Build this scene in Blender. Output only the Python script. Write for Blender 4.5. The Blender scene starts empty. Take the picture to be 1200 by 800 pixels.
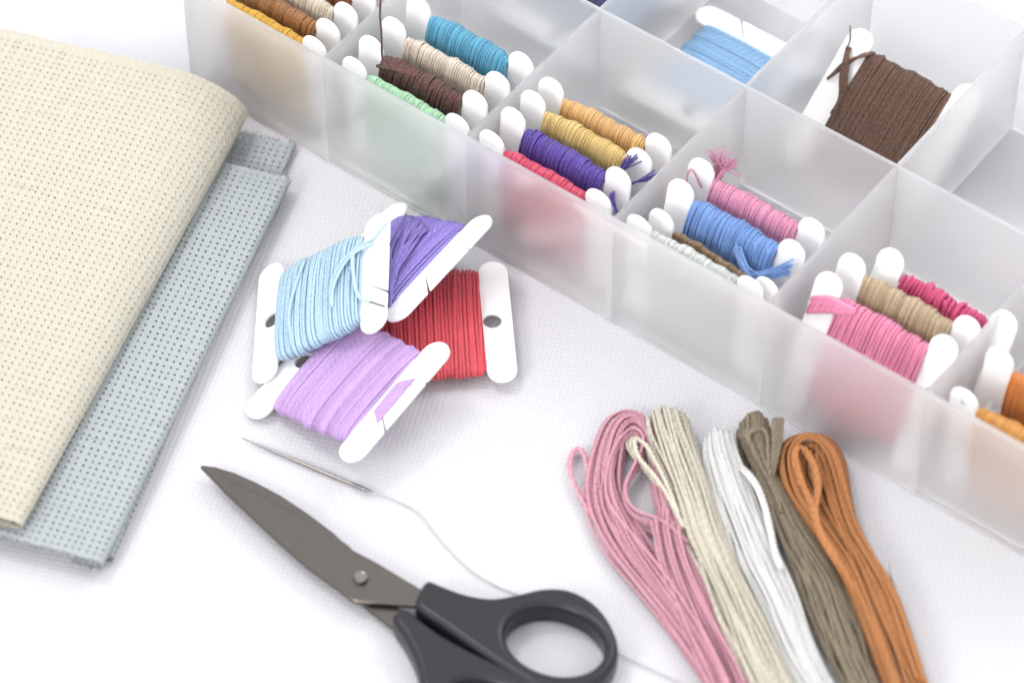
import bpy, math, random
import numpy as np
from mathutils import Vector, Matrix

# ------------------------------------------------------------------ camera, light, exposure
MM = 0.001
sc = bpy.context.scene
col = sc.collection
FOC, PITCH, DIST = 4360.0, math.radians(49.8), 921.0
cam_d = bpy.data.cameras.new('camera')
cam = bpy.data.objects.new('camera', cam_d)
col.objects.link(cam)
sc.camera = cam
cam.location = (0, -DIST * math.cos(PITCH) * MM, DIST * math.sin(PITCH) * MM)
cam.rotation_euler = (math.pi / 2 - PITCH, 0, 0)
cam_d.sensor_width = 36
cam_d.lens = FOC / 1200 * 36
cam_d.clip_start = 0.02
cam_d.clip_end = 20
cam_d.dof.use_dof = True
cam_d.dof.focus_distance = 0.928
cam_d.dof.aperture_fstop = 10.5
cam_d.dof.aperture_blades = 0

world = bpy.data.worlds.new('World')
sc.world = world
world.use_nodes = True
bg = world.node_tree.nodes['Background']
bg.inputs['Color'].default_value = (0.96, 0.965, 1.0, 1)
bg.inputs['Strength'].default_value = 0.94

def area_lamp(name, loc, target, size, power, color):
    d = bpy.data.lights.new(name, 'AREA')
    d.shape = 'DISK'
    d.size = size
    d.energy = power
    d.color = color
    o = bpy.data.objects.new(name, d)
    col.objects.link(o)
    o.location = loc
    o.rotation_euler = (Vector(target) - Vector(loc)).to_track_quat('-Z', 'Y').to_euler()
    return o
area_lamp('softbox_key', (-1.28, -1.52, 1.41), (0.05, 0, 0), 0.8, 15.0, (1.0, 0.975, 0.94))
area_lamp('added_fill_far', (0.75, 0.70, 1.0), (0.12, 0.10, 0), 0.8, 4.0, (1.0, 0.99, 0.98))  # added fill lamp, brightens the box's inner compartments and softens shadows
area_lamp('softbox_top', (-0.42, 0.22, 1.10), (0.05, 0.03, 0), 0.3, 2.4, (1.0, 0.99, 0.97))

sc.view_settings.view_transform = 'Standard'
sc.view_settings.look = 'None'
sc.view_settings.exposure = 0.73
sc.view_settings.gamma = 1.0
sc.cycles.max_bounces = 26
sc.cycles.diffuse_bounces = 18
sc.cycles.glossy_bounces = 8
sc.cycles.transmission_bounces = 18
sc.cycles.transparent_max_bounces = 12
sc.cycles.use_denoising = True

# ------------------------------------------------------------------ helpers (millimetres inside, metres in the scene)
CP = np.array([0, -DIST * math.cos(PITCH), DIST * math.sin(PITCH)])
FW = np.array([0, math.cos(PITCH), -math.sin(PITCH)])
RT = np.array([1.0, 0, 0])
UP = np.cross(RT, FW)
def at(x, y, z=0.0):
    """point of the place at height z (mm) that the photograph shows at pixel x, y"""
    d = FW * FOC + RT * (x - 600) + UP * (400 - y)
    return CP + d * ((z - CP[2]) / d[2])
YAW = math.radians(-37.04)
B0 = np.array([24.0, 6.85, 0.0])
EX = np.array([math.cos(YAW), math.sin(YAW), 0])
EY = np.array([-math.sin(YAW), math.cos(YAW), 0])
EZ = np.array([0, 0, 1.0])
def inbox(a, b, z):
    return B0 + EX * a + EY * b + EZ * z

def lin(r, g, b):
    f = lambda c: c / 12.92 if c <= 0.04045 else ((c + 0.055) / 1.055) ** 2.4
    return (f(r / 255), f(g / 255), f(b / 255), 1)

class MB:
    """collects quads / polygons with uv, links them as one mesh"""
    def __init__(s):
        s.v, s.f, s.uv, s.n = [], [], [], 0
    def add(s, verts, faces, uvs):
        verts = np.asarray(verts, float)
        s.v.append(verts)
        s.f.extend([tuple(int(i) + s.n for i in f) for f in faces])
        s.uv.extend(uvs)
        s.n += len(verts)
    def tube(s, pts, r, sides=6, closed=False, cap=True, u0=0.0):
        s.k = getattr(s, 'k', 0) + 1
        v0 = float(s.k)
        p = np.asarray(pts, float)
        n = len(p)
        if closed:
            t = np.roll(p, -1, 0) - np.roll(p, 1, 0)
        else:
            t = np.gradient(p, axis=0)
        t /= np.linalg.norm(t, axis=1)[:, None] + 1e-12
        nrm = np.zeros_like(p)
        a = np.array([0, 0, 1.0]) if abs(t[0][2]) < 0.8 else np.array([1.0, 0, 0])
        for i in range(n):
            a = a - t[i] * (a @ t[i])
            a = a / (np.linalg.norm(a) + 1e-12)
            nrm[i] = a
        bn = np.cross(t, nrm)
        rr = np.broadcast_to(np.asarray(r, float), (n,))
        ang = np.arange(sides) / sides * 2 * math.pi
        V = (p[:, None, :] + rr[:, None, None] * (np.cos(ang)[None, :, None] * nrm[:, None, :] + np.sin(ang)[None, :, None] * bn[:, None, :])).reshape(-1, 3)
        L = np.r_[0, np.cumsum(np.linalg.norm(np.diff(p, axis=0), axis=1))] + u0
        F, W = [], []
        m = n if closed else n - 1
        for i in range(m):
            i2 = (i + 1) % n
            ua = L[i]
            ub = L[i + 1] if i + 1 < n else L[-1] + np.linalg.norm(p[0] - p[-1])
            for j in range(sides):
                j2 = (j + 1) % sides
                F.append((i * sides + j, i * sides + j2, i2 * sides + j2, i2 * sides + j))
                W += [(ua, v0 + j / sides), (ua, v0 + (j + 0.999) / sides), (ub, v0 + (j + 0.999) / sides), (ub, v0 + j / sides)]
        if cap and not closed:
            F.append(tuple(range(sides - 1, -1, -1)))
            W += [(0, 0)] * sides
            F.append(tuple((n - 1) * sides + j for j in range(sides)))
            W += [(L[-1], 0)] * sides
        s.add(V, F, W)
    def ply(s, pts, r, pitch=2.7, u0=0.0, phase=0.0):
        """a strand of two plies twisted round each other"""
        p = np.asarray(pts, float)
        L = np.r_[0, np.cumsum(np.linalg.norm(np.diff(p, axis=0), axis=1))]
        n = min(260, max(12, int(L[-1] / pitch * 7)))
        q = np.linspace(0, L[-1], n)
        p = np.stack([np.interp(q, L, p[:, k]) for k in range(3)], 1)
        p[1:-1] = 0.5 * p[1:-1] + 0.25 * (p[:-2] + p[2:])
        t = np.gradient(p, axis=0)
        t /= np.linalg.norm(t, axis=1)[:, None] + 1e-12
        up = np.where(np.abs(t[:, 2:3]) < 0.9, np.array([[0, 0, 1.0]]), np.array([[1.0, 0, 0]]))
        a = np.cross(t, up)
        a /= np.linalg.norm(a, axis=1)[:, None] + 1e-12
        b = np.cross(t, a)
        th = q / pitch * 2 * math.pi + phase
        for k in (0, math.pi):
            s.tube(p + 0.46 * r * (np.cos(th + k)[:, None] * a + np.sin(th + k)[:, None] * b), r * 0.66, 5, u0=u0)
    def mesh(s, name, mat, smooth=True):
        me = bpy.data.meshes.new(name)
        V = np.concatenate(s.v) * MM
        me.vertices.add(len(V))
        me.vertices.foreach_set('co', V.ravel())
        ln = np.array([len(f) for f in s.f])
        idx = np.concatenate([np.array(f) for f in s.f])
        me.loops.add(len(idx))
        me.loops.foreach_set('vertex_index', idx)
        me.polygons.add(len(ln))
        me.polygons.foreach_set('loop_start', np.r_[0, np.cumsum(ln)[:-1]])
        me.polygons.foreach_set('use_smooth', np.full(len(ln), smooth))
        me.update(calc_edges=True)
        uvl = me.uv_layers.new(name='UVMap')
        uvl.data.foreach_set('uv', np.array(s.uv, float).ravel())
        me.materials.append(mat)
        me.validate()
        return me
    def build(s, name, mat, parent=None, smooth=True):
        return link(name, s.mesh(name, mat, smooth), parent)

def link(name, me, parent=None):
    o = bpy.data.objects.new(name, me)
    col.objects.link(o)
    if parent is not None:
        o.parent = parent
    return o
def tag(o, label, cat, group=None):
    o['label'] = label
    o['category'] = cat
    if group:
        o['group'] = group
    return o
def empty(name, M):
    o = bpy.data.objects.new(name, None)
    o.empty_display_size = 0.01
    col.objects.link(o)
    o.matrix_world = M
    return o
def frame(origin, x, y, z):
    return Matrix(((x[0], y[0], z[0], origin[0] * MM), (x[1], y[1], z[1], origin[1] * MM), (x[2], y[2], z[2], origin[2] * MM), (0, 0, 0, 1)))
def here(p):
    return frame(p, (1, 0, 0), (0, 1, 0), (0, 0, 1))

def spline(pts, n, closed=False):
    """Catmull-Rom through pts, n samples evenly spaced by length"""
    p = np.asarray(pts, float)
    if closed:
        q = np.vstack([p[-1], p, p[0], p[1]])
    else:
        q = np.vstack([2 * p[0] - p[1], p, 2 * p[-1] - p[-2]])
    out = []
    for i in range(1, len(q) - 2):
        t = np.linspace(0, 1, 24, endpoint=False)[:, None]
        a, b, c, d = q[i - 1], q[i], q[i + 1], q[i + 2]
        out.append(0.5 * (2 * b + (c - a) * t + (2 * a - 5 * b + 4 * c - d) * t ** 2 + (3 * b - a - 3 * c + d) * t ** 3))
    out = np.vstack(out + ([] if closed else [p[-1:]]))
    if closed:
        out = np.vstack([out, out[:1]])
    L = np.r_[0, np.cumsum(np.linalg.norm(np.diff(out, axis=0), axis=1))]
    s = np.linspace(0, L[-1], n + 1)[:-1] if closed else np.linspace(0, L[-1], n)
    return np.stack([np.interp(s, L, out[:, k]) for k in range(out.shape[1])], 1)

def plate(name, outlines, half, bevel, mat, res=3):
    """rounded plate from closed 2D outlines (the first the rim, others holes), in mm"""
    cu = bpy.data.curves.new(name, 'CURVE')
    cu.dimensions = '2D'
    cu.fill_mode = 'BOTH'
    cu.extrude = max(half - bevel, 1e-4)
    cu.bevel_depth = bevel
    cu.bevel_resolution = res
    cu.offset = -bevel
    for o in outlines:
        sp = cu.splines.new('POLY')
        sp.points.add(len(o) - 1)
        for k, q in enumerate(o):
            sp.points[k].co = (q[0], q[1], 0, 1)
        sp.use_cyclic_u = True
    ob = bpy.data.objects.new(name, cu)
    col.objects.link(ob)
    dg = bpy.context.evaluated_depsgraph_get()
    dg.update()
    me = bpy.data.meshes.new_from_object(ob.evaluated_get(dg))
    bpy.data.objects.remove(ob)
    me.name = name
    co = np.zeros(len(me.vertices) * 3)
    me.vertices.foreach_get('co', co)
    me.vertices.foreach_set('co', co * MM)
    me.materials.clear()
    me.materials.append(mat)
    me.polygons.foreach_set('use_smooth', np.full(len(me.polygons), True))
    me.set_sharp_from_angle(angle=math.radians(40))
    me.update()
    return me

def box(mb, x0, x1, y0, y1, z0, z1, ch=0.25):
    """chamfered box in mm"""
    V, F = [], []
    ring = lambda i, z: [(x0 + i, y0 + i, z), (x1 - i, y0 + i, z), (x1 - i, y1 - i, z), (x0 + i, y1 - i, z)]
    V = ring(ch, z0) + ring(0, z0 + ch) + ring(0, z1 - ch) + ring(ch, z1)
    F = [(3, 2, 1, 0), (12, 13, 14, 15)]
    for k in range(3):
        for j in range(4):
            F.append((k * 4 + j, k * 4 + (j + 1) % 4, k * 4 + 4 + (j + 1) % 4, k * 4 + 4 + j))
    mb.add(V, F, [(0, 0)] * sum(len(f) for f in F))

# ------------------------------------------------------------------ materials
def new_mat(name):
    m = bpy.data.materials.new(name)
    m.use_nodes = True
    nt = m.node_tree
    return m, nt, nt.nodes['Principled BSDF'], nt.nodes['Material Output']
def math_node(nt, op, a=None, b=None, c=None):
    n = nt.nodes.new('ShaderNodeMath')
    n.operation = op
    for i, v in enumerate((a, b, c)):
        if v is None:
            continue
        if isinstance(v, (int, float)):
            n.inputs[i].default_value = v
        else:
            nt.links.new(v, n.inputs[i])
    return n.outputs[0]

def floss(name, rgb, gain=1.0, spread=0.24):
    """six-stranded cotton: ply twist from the thread's own uv, satin lustre, slight dye variation, shade of the twist grooves put into the colour"""
    m, nt, p, out = new_mat(name)
    gain *= 1.3
    c = lin(*rgb)[:3]
    gain = min(gain, 0.93 / max(c))
    c = [x * gain for x in c]
    uv = nt.nodes.new('ShaderNodeUVMap')
    sep = nt.nodes.new('ShaderNodeSeparateXYZ')
    nt.links.new(uv.outputs[0], sep.inputs[0])
    u, v = sep.outputs[0], sep.outputs[1]
    ph = math_node(nt, 'ADD', math_node(nt, 'MULTIPLY', u, 0.55), math_node(nt, 'MULTIPLY', v, 3.0))
    tw = math_node(nt, 'SINE', math_node(nt, 'MULTIPLY', ph, 2 * math.pi))
    ph2 = math_node(nt, 'ADD', math_node(nt, 'MULTIPLY', u, 0.9), math_node(nt, 'MULTIPLY', v, 13.0))
    tw2 = math_node(nt, 'SINE', math_node(nt, 'MULTIPLY', ph2, 2 * math.pi))
    cmb = nt.nodes.new('ShaderNodeCombineXYZ')
    nt.links.new(math_node(nt, 'MULTIPLY', u, 0.35), cmb.inputs[0])
    nt.links.new(math_node(nt, 'ADD', math_node(nt, 'MULTIPLY', v, 7.0), math_node(nt, 'MULTIPLY', u, 1.2)), cmb.inputs[1])
    fb = nt.nodes.new('ShaderNodeTexNoise')
    fb.inputs['Scale'].default_value = 1.0
    fb.inputs['Detail'].default_value = 3
    nt.links.new(cmb.outputs[0], fb.inputs['Vector'])
    tc = nt.nodes.new('ShaderNodeTexCoord')
    nz = nt.nodes.new('ShaderNodeTexNoise')
    nz.inputs['Scale'].default_value = 700
    nz.inputs['Detail'].default_value = 3
    nt.links.new(tc.outputs['Object'], nz.inputs['Vector'])
    hgt = math_node(nt, 'ADD', math_node(nt, 'MULTIPLY', tw, 0.5), math_node(nt, 'ADD', math_node(nt, 'MULTIPLY', tw2, 0.22), math_node(nt, 'MULTIPLY', nz.outputs[0], 0.6)))
    bp = nt.nodes.new('ShaderNodeBump')
    bp.inputs['Strength'].default_value = 1.0
    bp.inputs['Distance'].default_value = 0.00022
    nt.links.new(hgt, bp.inputs['Height'])
    nt.links.new(bp.outputs[0], p.inputs['Normal'])
    wn = nt.nodes.new('ShaderNodeTexWhiteNoise')
    wn.noise_dimensions = '1D'
    nt.links.new(math_node(nt, 'FLOOR', v), wn.inputs['W'])
    mx = nt.nodes.new('ShaderNodeMix')
    mx.data_type = 'RGBA'
    lo = [x * (1 - spread) for x in c] + [1]
    k = min(1 + spread, 0.99 / max(c))
    hi = [x * k for x in c] + [1]
    mx.inputs[6].default_value = lo
    mx.inputs[7].default_value = hi
    fac = math_node(nt, 'ADD', math_node(nt, 'MULTIPLY', tw, 0.12), math_node(nt, 'ADD', math_node(nt, 'MULTIPLY', fb.outputs[0], 0.9), math_node(nt, 'MULTIPLY', math_node(nt, 'SUBTRACT', nz.outputs[0], 0.5), 0.5)))  # twist term paints grooves darker and crests lighter; noise varies the tone
    fac = math_node(nt, 'ADD', fac, math_node(nt, 'MULTIPLY', math_node(nt, 'SUBTRACT', wn.outputs[0], 0.35), 0.5))
    nt.links.new(fac, mx.inputs[0])
    nt.links.new(mx.outputs[2], p.inputs['Base Color'])
    p.inputs['Roughness'].default_value = 0.25
    p.inputs['IOR'].default_value = 1.7
    p.inputs['Specular IOR Level'].default_value = 0.95
    p.inputs['Specular Tint'].default_value = [0.35 + 0.65 * min(1, x / max(c)) for x in c] + [1]
    p.inputs['Sheen Weight'].default_value = 0.3
    p.inputs['Sheen Roughness'].default_value = 0.45
    p.inputs['Sheen Tint'].default_value = [min(1, 0.45 + 0.55 * x) for x in c] + [1]
    return m

def white_plastic():
    m, nt, p, out = new_mat('white_bobbin_plastic')
    p.inputs['Base Color'].default_value = (0.9, 0.9, 0.9, 1)
    p.inputs['Roughness'].default_value = 0.36
    p.inputs['Specular IOR Level'].default_value = 0.4
    tc = nt.nodes.new('ShaderNodeTexCoord')
    nz = nt.nodes.new('ShaderNodeTexNoise')
    nz.inputs['Scale'].default_value = 160
    nt.links.new(tc.outputs['Object'], nz.inputs['Vector'])
    bp = nt.nodes.new('ShaderNodeBump')
    bp.inputs['Strength'].default_value = 0.25
    bp.inputs['Distance'].default_value = 0.0003
    nt.links.new(nz.outputs[0], bp.inputs['Height'])
    tl = nt.nodes.new('ShaderNodeBsdfTranslucent')
    tl.inputs[0].default_value = (0.85, 0.85, 0.84, 1)
    ms = nt.nodes.new('ShaderNodeMixShader')
    ms.inputs[0].default_value = 0.14
    nt.links.new(p.outputs[0], ms.inputs[1])
    nt.links.new(tl.outputs[0], ms.inputs[2])
    nt.links.new(ms.outputs[0], out.inputs[0])
    nt.links.new(bp.outputs[0], p.inputs['Normal'])
    return m

def frosted_plastic():
    m, nt, p, out = new_mat('frosted_polypropylene')
    nt.nodes.remove(p)
    gl = nt.nodes.new('ShaderNodeBsdfGlass')
    gl.inputs['Color'].default_value = (1, 1, 1, 1)
    gl.distribution = 'MULTI_GGX'
    gl.inputs['Roughness'].default_value = 0.44
    gl.inputs['IOR'].default_value = 1.13
    tl = nt.nodes.new('ShaderNodeBsdfTranslucent')
    tl.inputs[0].default_value = (0.985, 0.985, 0.99, 1)
    df = nt.nodes.new('ShaderNodeBsdfDiffuse')
    df.inputs[0].default_value = (0.97, 0.97, 0.98, 1)
    gs = nt.nodes.new('ShaderNodeBsdfGlossy')
    gs.inputs['Color'].default_value = (1, 1, 1, 1)
    gs.inputs['Roughness'].default_value = 0.22
    m1 = nt.nodes.new('ShaderNodeMixShader')
    m1.inputs[0].default_value = 0.4
    nt.links.new(tl.outputs[0], m1.inputs[1])
    nt.links.new(df.outputs[0], m1.inputs[2])
    m2 = nt.nodes.new('ShaderNodeMixShader')
    m2.inputs[0].default_value = 0.19
    nt.links.new(gl.outputs[0], m2.inputs[1])
    nt.links.new(m1.outputs[0], m2.inputs[2])
    fr = nt.nodes.new('ShaderNodeFresnel')
    fr.inputs['IOR'].default_value = 1.45
    m3 = nt.nodes.new('ShaderNodeMixShader')
    nt.links.new(math_node(nt, 'MULTIPLY', fr.outputs[0], 0.6), m3.inputs[0])
    nt.links.new(m2.outputs[0], m3.inputs[1])
    nt.links.new(gs.outputs[0], m3.inputs[2])
    nt.links.new(m3.outputs[0], out.inputs[0])
    return m

def fabric(name, rgb, gain, pitch, bump, hole, from_uv=True, rot=0.0):
    """counted-thread cloth: grouped strands crossing in little blocks, a gap at each corner"""
    m, nt, p, out = new_mat(name)
    c = [x * gain for x in lin(*rgb)[:3]]
    if from_uv:
        src = nt.nodes.new('ShaderNodeUVMap').outputs[0]
    else:
        tc0 = nt.nodes.new('ShaderNodeTexCoord')
        mp = nt.nodes.new('ShaderNodeMapping')
        mp.inputs['Rotation'].default_value = (0, 0, rot)
        mp.inputs['Scale'].default_value = (1000 / pitch, 1000 / pitch, 1)
        nt.links.new(tc0.outputs['Object'], mp.inputs[0])
        src = mp.outputs[0]
    # slight irregularity of the yarns
    wn = nt.nodes.new('ShaderNodeTexNoise')
    wn.inputs['Scale'].default_value = 0.35
    wn.inputs['Detail'].default_value = 2
    nt.links.new(src, wn.inputs['Vector'])
    sub = nt.nodes.new('ShaderNodeVectorMath')
    sub.operation = 'SUBTRACT'
    nt.links.new(wn.outputs['Color'], sub.inputs[0])
    sub.inputs[1].default_value = (0.5, 0.5, 0.5)
    scl = nt.nodes.new('ShaderNodeVectorMath')
    scl.operation = 'SCALE'
    scl.inputs['Scale'].default_value = 0.0 if from_uv else 0.35
    nt.links.new(sub.outputs[0], scl.inputs[0])
    addv = nt.nodes.new('ShaderNodeVectorMath')
    nt.links.new(src, addv.inputs[0])
    nt.links.new(scl.outputs[0], addv.inputs[1])
    sep = nt.nodes.new('ShaderNodeSeparateXYZ')
    nt.links.new(addv.outputs[0], sep.inputs[0])
    u, v = sep.outputs[0], sep.outputs[1]
    def absin(x, k):
        return math_node(nt, 'ABSOLUTE', math_node(nt, 'SINE', math_node(nt, 'MULTIPLY', x, math.pi * k)))
    su, sv = absin(u, 1), absin(v, 1)
    # strands: lengthwise and crosswise ribs in alternate halves of each block
    mask = math_node(nt, 'GREATER_THAN', math_node(nt, 'SINE', math_node(nt, 'MULTIPLY', math_node(nt, 'ADD', u, v), 2 * math.pi)), 0.0)
    ru, rv = absin(u, 4), absin(v, 4)
    mixr = nt.nodes.new('ShaderNodeMix')
    nt.links.new(mask, mixr.inputs[0])
    nt.links.new(ru, mixr.inputs[2])
    nt.links.new(rv, mixr.inputs[3])
    nz = nt.nodes.new('ShaderNodeTexNoise')
    nz.inputs['Scale'].default_value = 5.0
    nz.inputs['Detail'].default_value = 4
    nt.links.new(src, nz.inputs['Vector'])
    pillow = math_node(nt, 'POWER', math_node(nt, 'ADD', math_node(nt, 'MULTIPLY', su, sv), math_node(nt, 'MULTIPLY', math_node(nt, 'ADD', su, sv), 0.25)), 0.6)
    hgt = math_node(nt, 'ADD', math_node(nt, 'MULTIPLY', pillow, 0.35 if from_uv else 0.9), math_node(nt, 'ADD', math_node(nt, 'MULTIPLY', mixr.outputs[0], 0.55 if from_uv else 0.28), math_node(nt, 'MULTIPLY', nz.outputs[0], 0.35)))
    bp = nt.nodes.new('ShaderNodeBump')
    bp.inputs['Strength'].default_value = bump
    bp.inputs['Distance'].default_value = 0.00022
    nt.links.new(hgt, bp.inputs['Height'])
    nt.links.new(bp.outputs[0], p.inputs['Normal'])
    # colour: yarn flecks, and the open gap between yarns
    mx = nt.nodes.new('ShaderNodeMix')
    mx.data_type = 'RGBA'
    mx.inputs[6].default_value = [x * 0.92 for x in c] + [1]
    mx.inputs[7].default_value = [min(1, x * 1.05) for x in c] + [1]
    nt.links.new(nz.outputs[0], mx.inputs[0])
    gap = math_node(nt, 'LESS_THAN', math_node(nt, 'ADD', su, sv), hole)
    mg = nt.nodes.new('ShaderNodeMix')
    mg.data_type = 'RGBA'
    nt.links.new(gap, mg.inputs[0])
    nt.links.new(mx.outputs[2], mg.inputs[6])
    mg.inputs[7].default_value = [x * 0.72 for x in c] + [1]
    nt.links.new(mg.outputs[2], p.inputs['Base Color'])
    p.inputs['Roughness'].default_value = 0.85
    p.inputs['Specular IOR Level'].default_value = 0.2
    p.inputs['Sheen Weight'].default_value = 0.1
    return m

def steel():
    m, nt, p, out = new_mat('brushed_steel')
    p.inputs['Metallic'].default_value = 1.0
    p.inputs['Base Color'].default_value = lin(90, 84, 79)
    tc = nt.nodes.new('ShaderNodeTexCoord')
    mp = nt.nodes.new('ShaderNodeMapping')
    mp.inputs['Rotation'].default_value = (0, 0, math.radians(52))
    mp.inputs['Scale'].default_value = (5200, 160, 400)
    nt.links.new(tc.outputs['Object'], mp.inputs[0])
    nz = nt.nodes.new('ShaderNodeTexNoise')
    nz.inputs['Scale'].default_value = 1.0
    nz.inputs['Detail'].default_value = 4
    nt.links.new(mp.outputs[0], nz.inputs['Vector'])
    mr = nt.nodes.new('ShaderNodeMapRange')
    mr.inputs['To Min'].default_value = 0.26
    mr.inputs['To Max'].default_value = 0.42
    nt.links.new(nz.outputs[0], mr.inputs[0])
    nt.links.new(mr.outputs[0], p.inputs['Roughness'])
    bp = nt.nodes.new('ShaderNodeBump')
    bp.inputs['Strength'].default_value = 0.08
    bp.inputs['Distance'].default_value = 0.0001
    nt.links.new(nz.outputs[0], bp.inputs['Height'])
    nt.links.new(bp.outputs[0], p.inputs['Normal'])
    mx = nt.nodes.new('ShaderNodeMix')
    mx.data_type = 'RGBA'
    mx.inputs[6].default_value = lin(90, 86, 82)
    mx.inputs[7].default_value = lin(100, 95, 90)
    nt.links.new(nz.outputs[0], mx.inputs[0])
    nt.links.new(mx.outputs[2], p.inputs['Base Color'])
    return m

def plain(name, rgb, rough, metal=0.0, spec=0.5):
    m, nt, p, out = new_mat(name)
    p.inputs['Base Color'].default_value = lin(*rgb)
    p.inputs['Roughness'].default_value = rough
    p.inputs['Metallic'].default_value = metal
    p.inputs['Specular IOR Level'].default_value = spec
    return m

def handle_plastic():
    m = plain('smoky_dark_plastic', (29, 28, 33), 0.38, 0.0, 0.35)
    nt = m.node_tree
    p = nt.nodes['Principled BSDF']
    tc = nt.nodes.new('ShaderNodeTexCoord')
    nz = nt.nodes.new('ShaderNodeTexNoise')
    nz.inputs['Scale'].default_value = 900
    nz.inputs['Detail'].default_value = 3
    nt.links.new(tc.outputs['Object'], nz.inputs['Vector'])
    bp = nt.nodes.new('ShaderNodeBump')
    bp.inputs['Strength'].default_value = 0.12
    bp.inputs['Distance'].default_value = 0.0002
    nt.links.new(nz.outputs[0], bp.inputs['Height'])
    nt.links.new(bp.outputs[0], p.inputs['Normal'])
    mr = nt.nodes.new('ShaderNodeMapRange')
    mr.inputs['To Min'].default_value = 0.26
    mr.inputs['To Max'].default_value = 0.42
    nt.links.new(nz.outputs[0], mr.inputs[0])
    nt.links.new(mr.outputs[0], p.inputs['Roughness'])
    return m

WHITE = white_plastic()
FROST = frosted_plastic()
STEEL = steel()
DARK = handle_plastic()
PIN = plain('polished_steel', (128, 125, 121), 0.22, 1.0)
INK = plain('black_print', (90, 90, 96), 0.6)

# ------------------------------------------------------------------ the surface: white even-weave cloth
def tablecloth():
    m = fabric('white_evenweave_cotton', (245, 244, 248), 0.61, 1.3, 0.55, 0.42, from_uv=False, rot=math.radians(14))
    mb = MB()
    n = 90
    xs = np.linspace(-700, 700, n)
    X, Y = np.meshgrid(xs, xs)
    Z = 0.25 * np.sin(X / 37 + 0.4 * np.sin(Y / 50)) * np.sin(Y / 43 + 1) - 0.3
    V = np.stack([X, Y, Z], -1).reshape(-1, 3)
    F = [(j * n + i, j * n + i + 1, (j + 1) * n + i + 1, (j + 1) * n + i) for j in range(n - 1) for i in range(n - 1)]
    mb.add(V, F, [(0, 0)] * (4 * len(F)))
    o = mb.build('tablecloth', m)
    o['kind'] = 'structure'
    o['label'] = 'white even-weave cotton cloth spread under everything'
tablecloth()

# ------------------------------------------------------------------ organiser box
BH = 36.8
def organiser():
    root = empty('organiser_box', frame(B0, EX, EY, EZ))
    tag(root, 'frosted translucent plastic organiser box divided into compartments of thread bobbins', 'organiser box')
    T, G = 1.7, 0.06
    A0, A1, D1, D2 = -135.7, 180.0, 57.0, 117.0
    def part(name, x0, x1, y0, y1, z0, z1, ch=0.3):
        mb = MB()
        box(mb, x0, x1, y0, y1, z0, z1, ch)
        return mb.build(name, FROST, root, smooth=False)
    part('base', A0 + T + G, A1 - T - G, T + G, D2 - T - G, 0.1, 1.2, 0.1)
    part('front_wall', A0, A1, 0, T, 0, BH)
    part('back_wall', A0, A1, D2 - T, D2, 0, BH)
    for s in (0, 1):
        x = A0 if s == 0 else A1 - T
        part('end_wall', x, x + T, T + G, D2 - T - G, 0, BH)
    part('long_divider', A0 + T + G, A1 - T - G, D1 - 0.65, D1 + 0.65, 1.3 + G, BH - 0.2)
    for k in range(-2, 4):
        part('divider', k * 45 - 0.65, k * 45 + 0.65, T + G, D1 - 0.65 - G, 1.3 + G, BH - 0.2)
        part('divider', k * 45 - 0.65, k * 45 + 0.65, D1 + 0.65 + G, D2 - T - G, 1.3 + G, BH - 0.2)
    part('latch_lip', -11, 11, -0.4, -G, 34.4, BH - 0.4, 0.12)
    for k in range(-2, 4):
        part('seam_rib', k * 45 - 0.75, k * 45 + 0.75, -0.22, -0.03, 0.4, BH - (3.2 if k == 0 else 1.4), 0.05)
organiser()

# ------------------------------------------------------------------ bobbins
BW, BHT, BAR = 20.0, 19.5, 7.4     # half width, half height, bar width
def card_mesh(kind):
    """H-shaped floss card: hole in one bar, thread slits in the other"""
    r = BAR / 2
    xi = BW - BAR
    band = 12.4
    def lobe(cx, cy, a0, a1, n=12):
        return [(cx + r * math.cos(t), cy + r * math.sin(t)) for t in np.linspace(a0, a1, n)]
    pts = []
    # right bar, from lower inner corner counter-clockwise
    pts += [(xi, -band)]
    pts += lobe(BW - r, -BHT + r, math.pi, 2 * math.pi)
    if kind == 'slit':
        g = 0.28
        pts += [(BW, -8.5), (xi + 2.2, -3.8), (xi + 2.0, -3.6 + g), (BW, -8.5 + 3.2 * g)]
        pts += [(BW, 8.5 - 3.2 * g), (xi + 2.0, 3.6 - g), (xi + 2.2, 3.8), (BW, 8.5)]
    pts += lobe(BW - r, BHT - r, 0, math.pi)
    pts += [(xi, band), (-xi, band)]
    pts += lobe(-BW + r, BHT - r, 0, math.pi)
    pts += lobe(-BW + r, -BHT + r, math.pi, 2 * math.pi)
    pts += [(-xi, -band)]
    hole = [(-BW + r + 1.3 + 2.3 * math.cos(t), 2.3 * math.sin(t)) for t in np.linspace(0, 2 * math.pi, 24, endpoint=False)]
    outl = [pts] if kind == 'solid' else [pts, hole[::-1]]
    if kind == 'plain':
        outl.append([(-x, y) for x, y in hole])
    return plate('card', outl, 0.5, 0.2, WHITE, 2)
CARD = {k: card_mesh(k) for k in ('slit', 'plain', 'solid')}

def wind_profile(x, span, hh, ht, rng_ph):
    """half height and half thickness of the wound thread at x along the card"""
    q = 2 * x / span
    b = 1 - 0.30 * abs(q) ** 3
    w = 1 + 0.035 * math.sin(x * 0.55 + rng_ph) + 0.03 * math.sin(x * 1.3 + 2 * rng_ph)
    return hh * (1 - 0.045 * abs(q) ** 3) * (0.6 + 0.4 * w), ht * b * w
def section(t, hy, hz, e=2.5):
    c, s = np.cos(t), np.sin(t)
    return np.sign(c) * np.abs(c) ** (2 / e) * hy, np.sign(s) * np.abs(s) ** (2 / e) * hz

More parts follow.
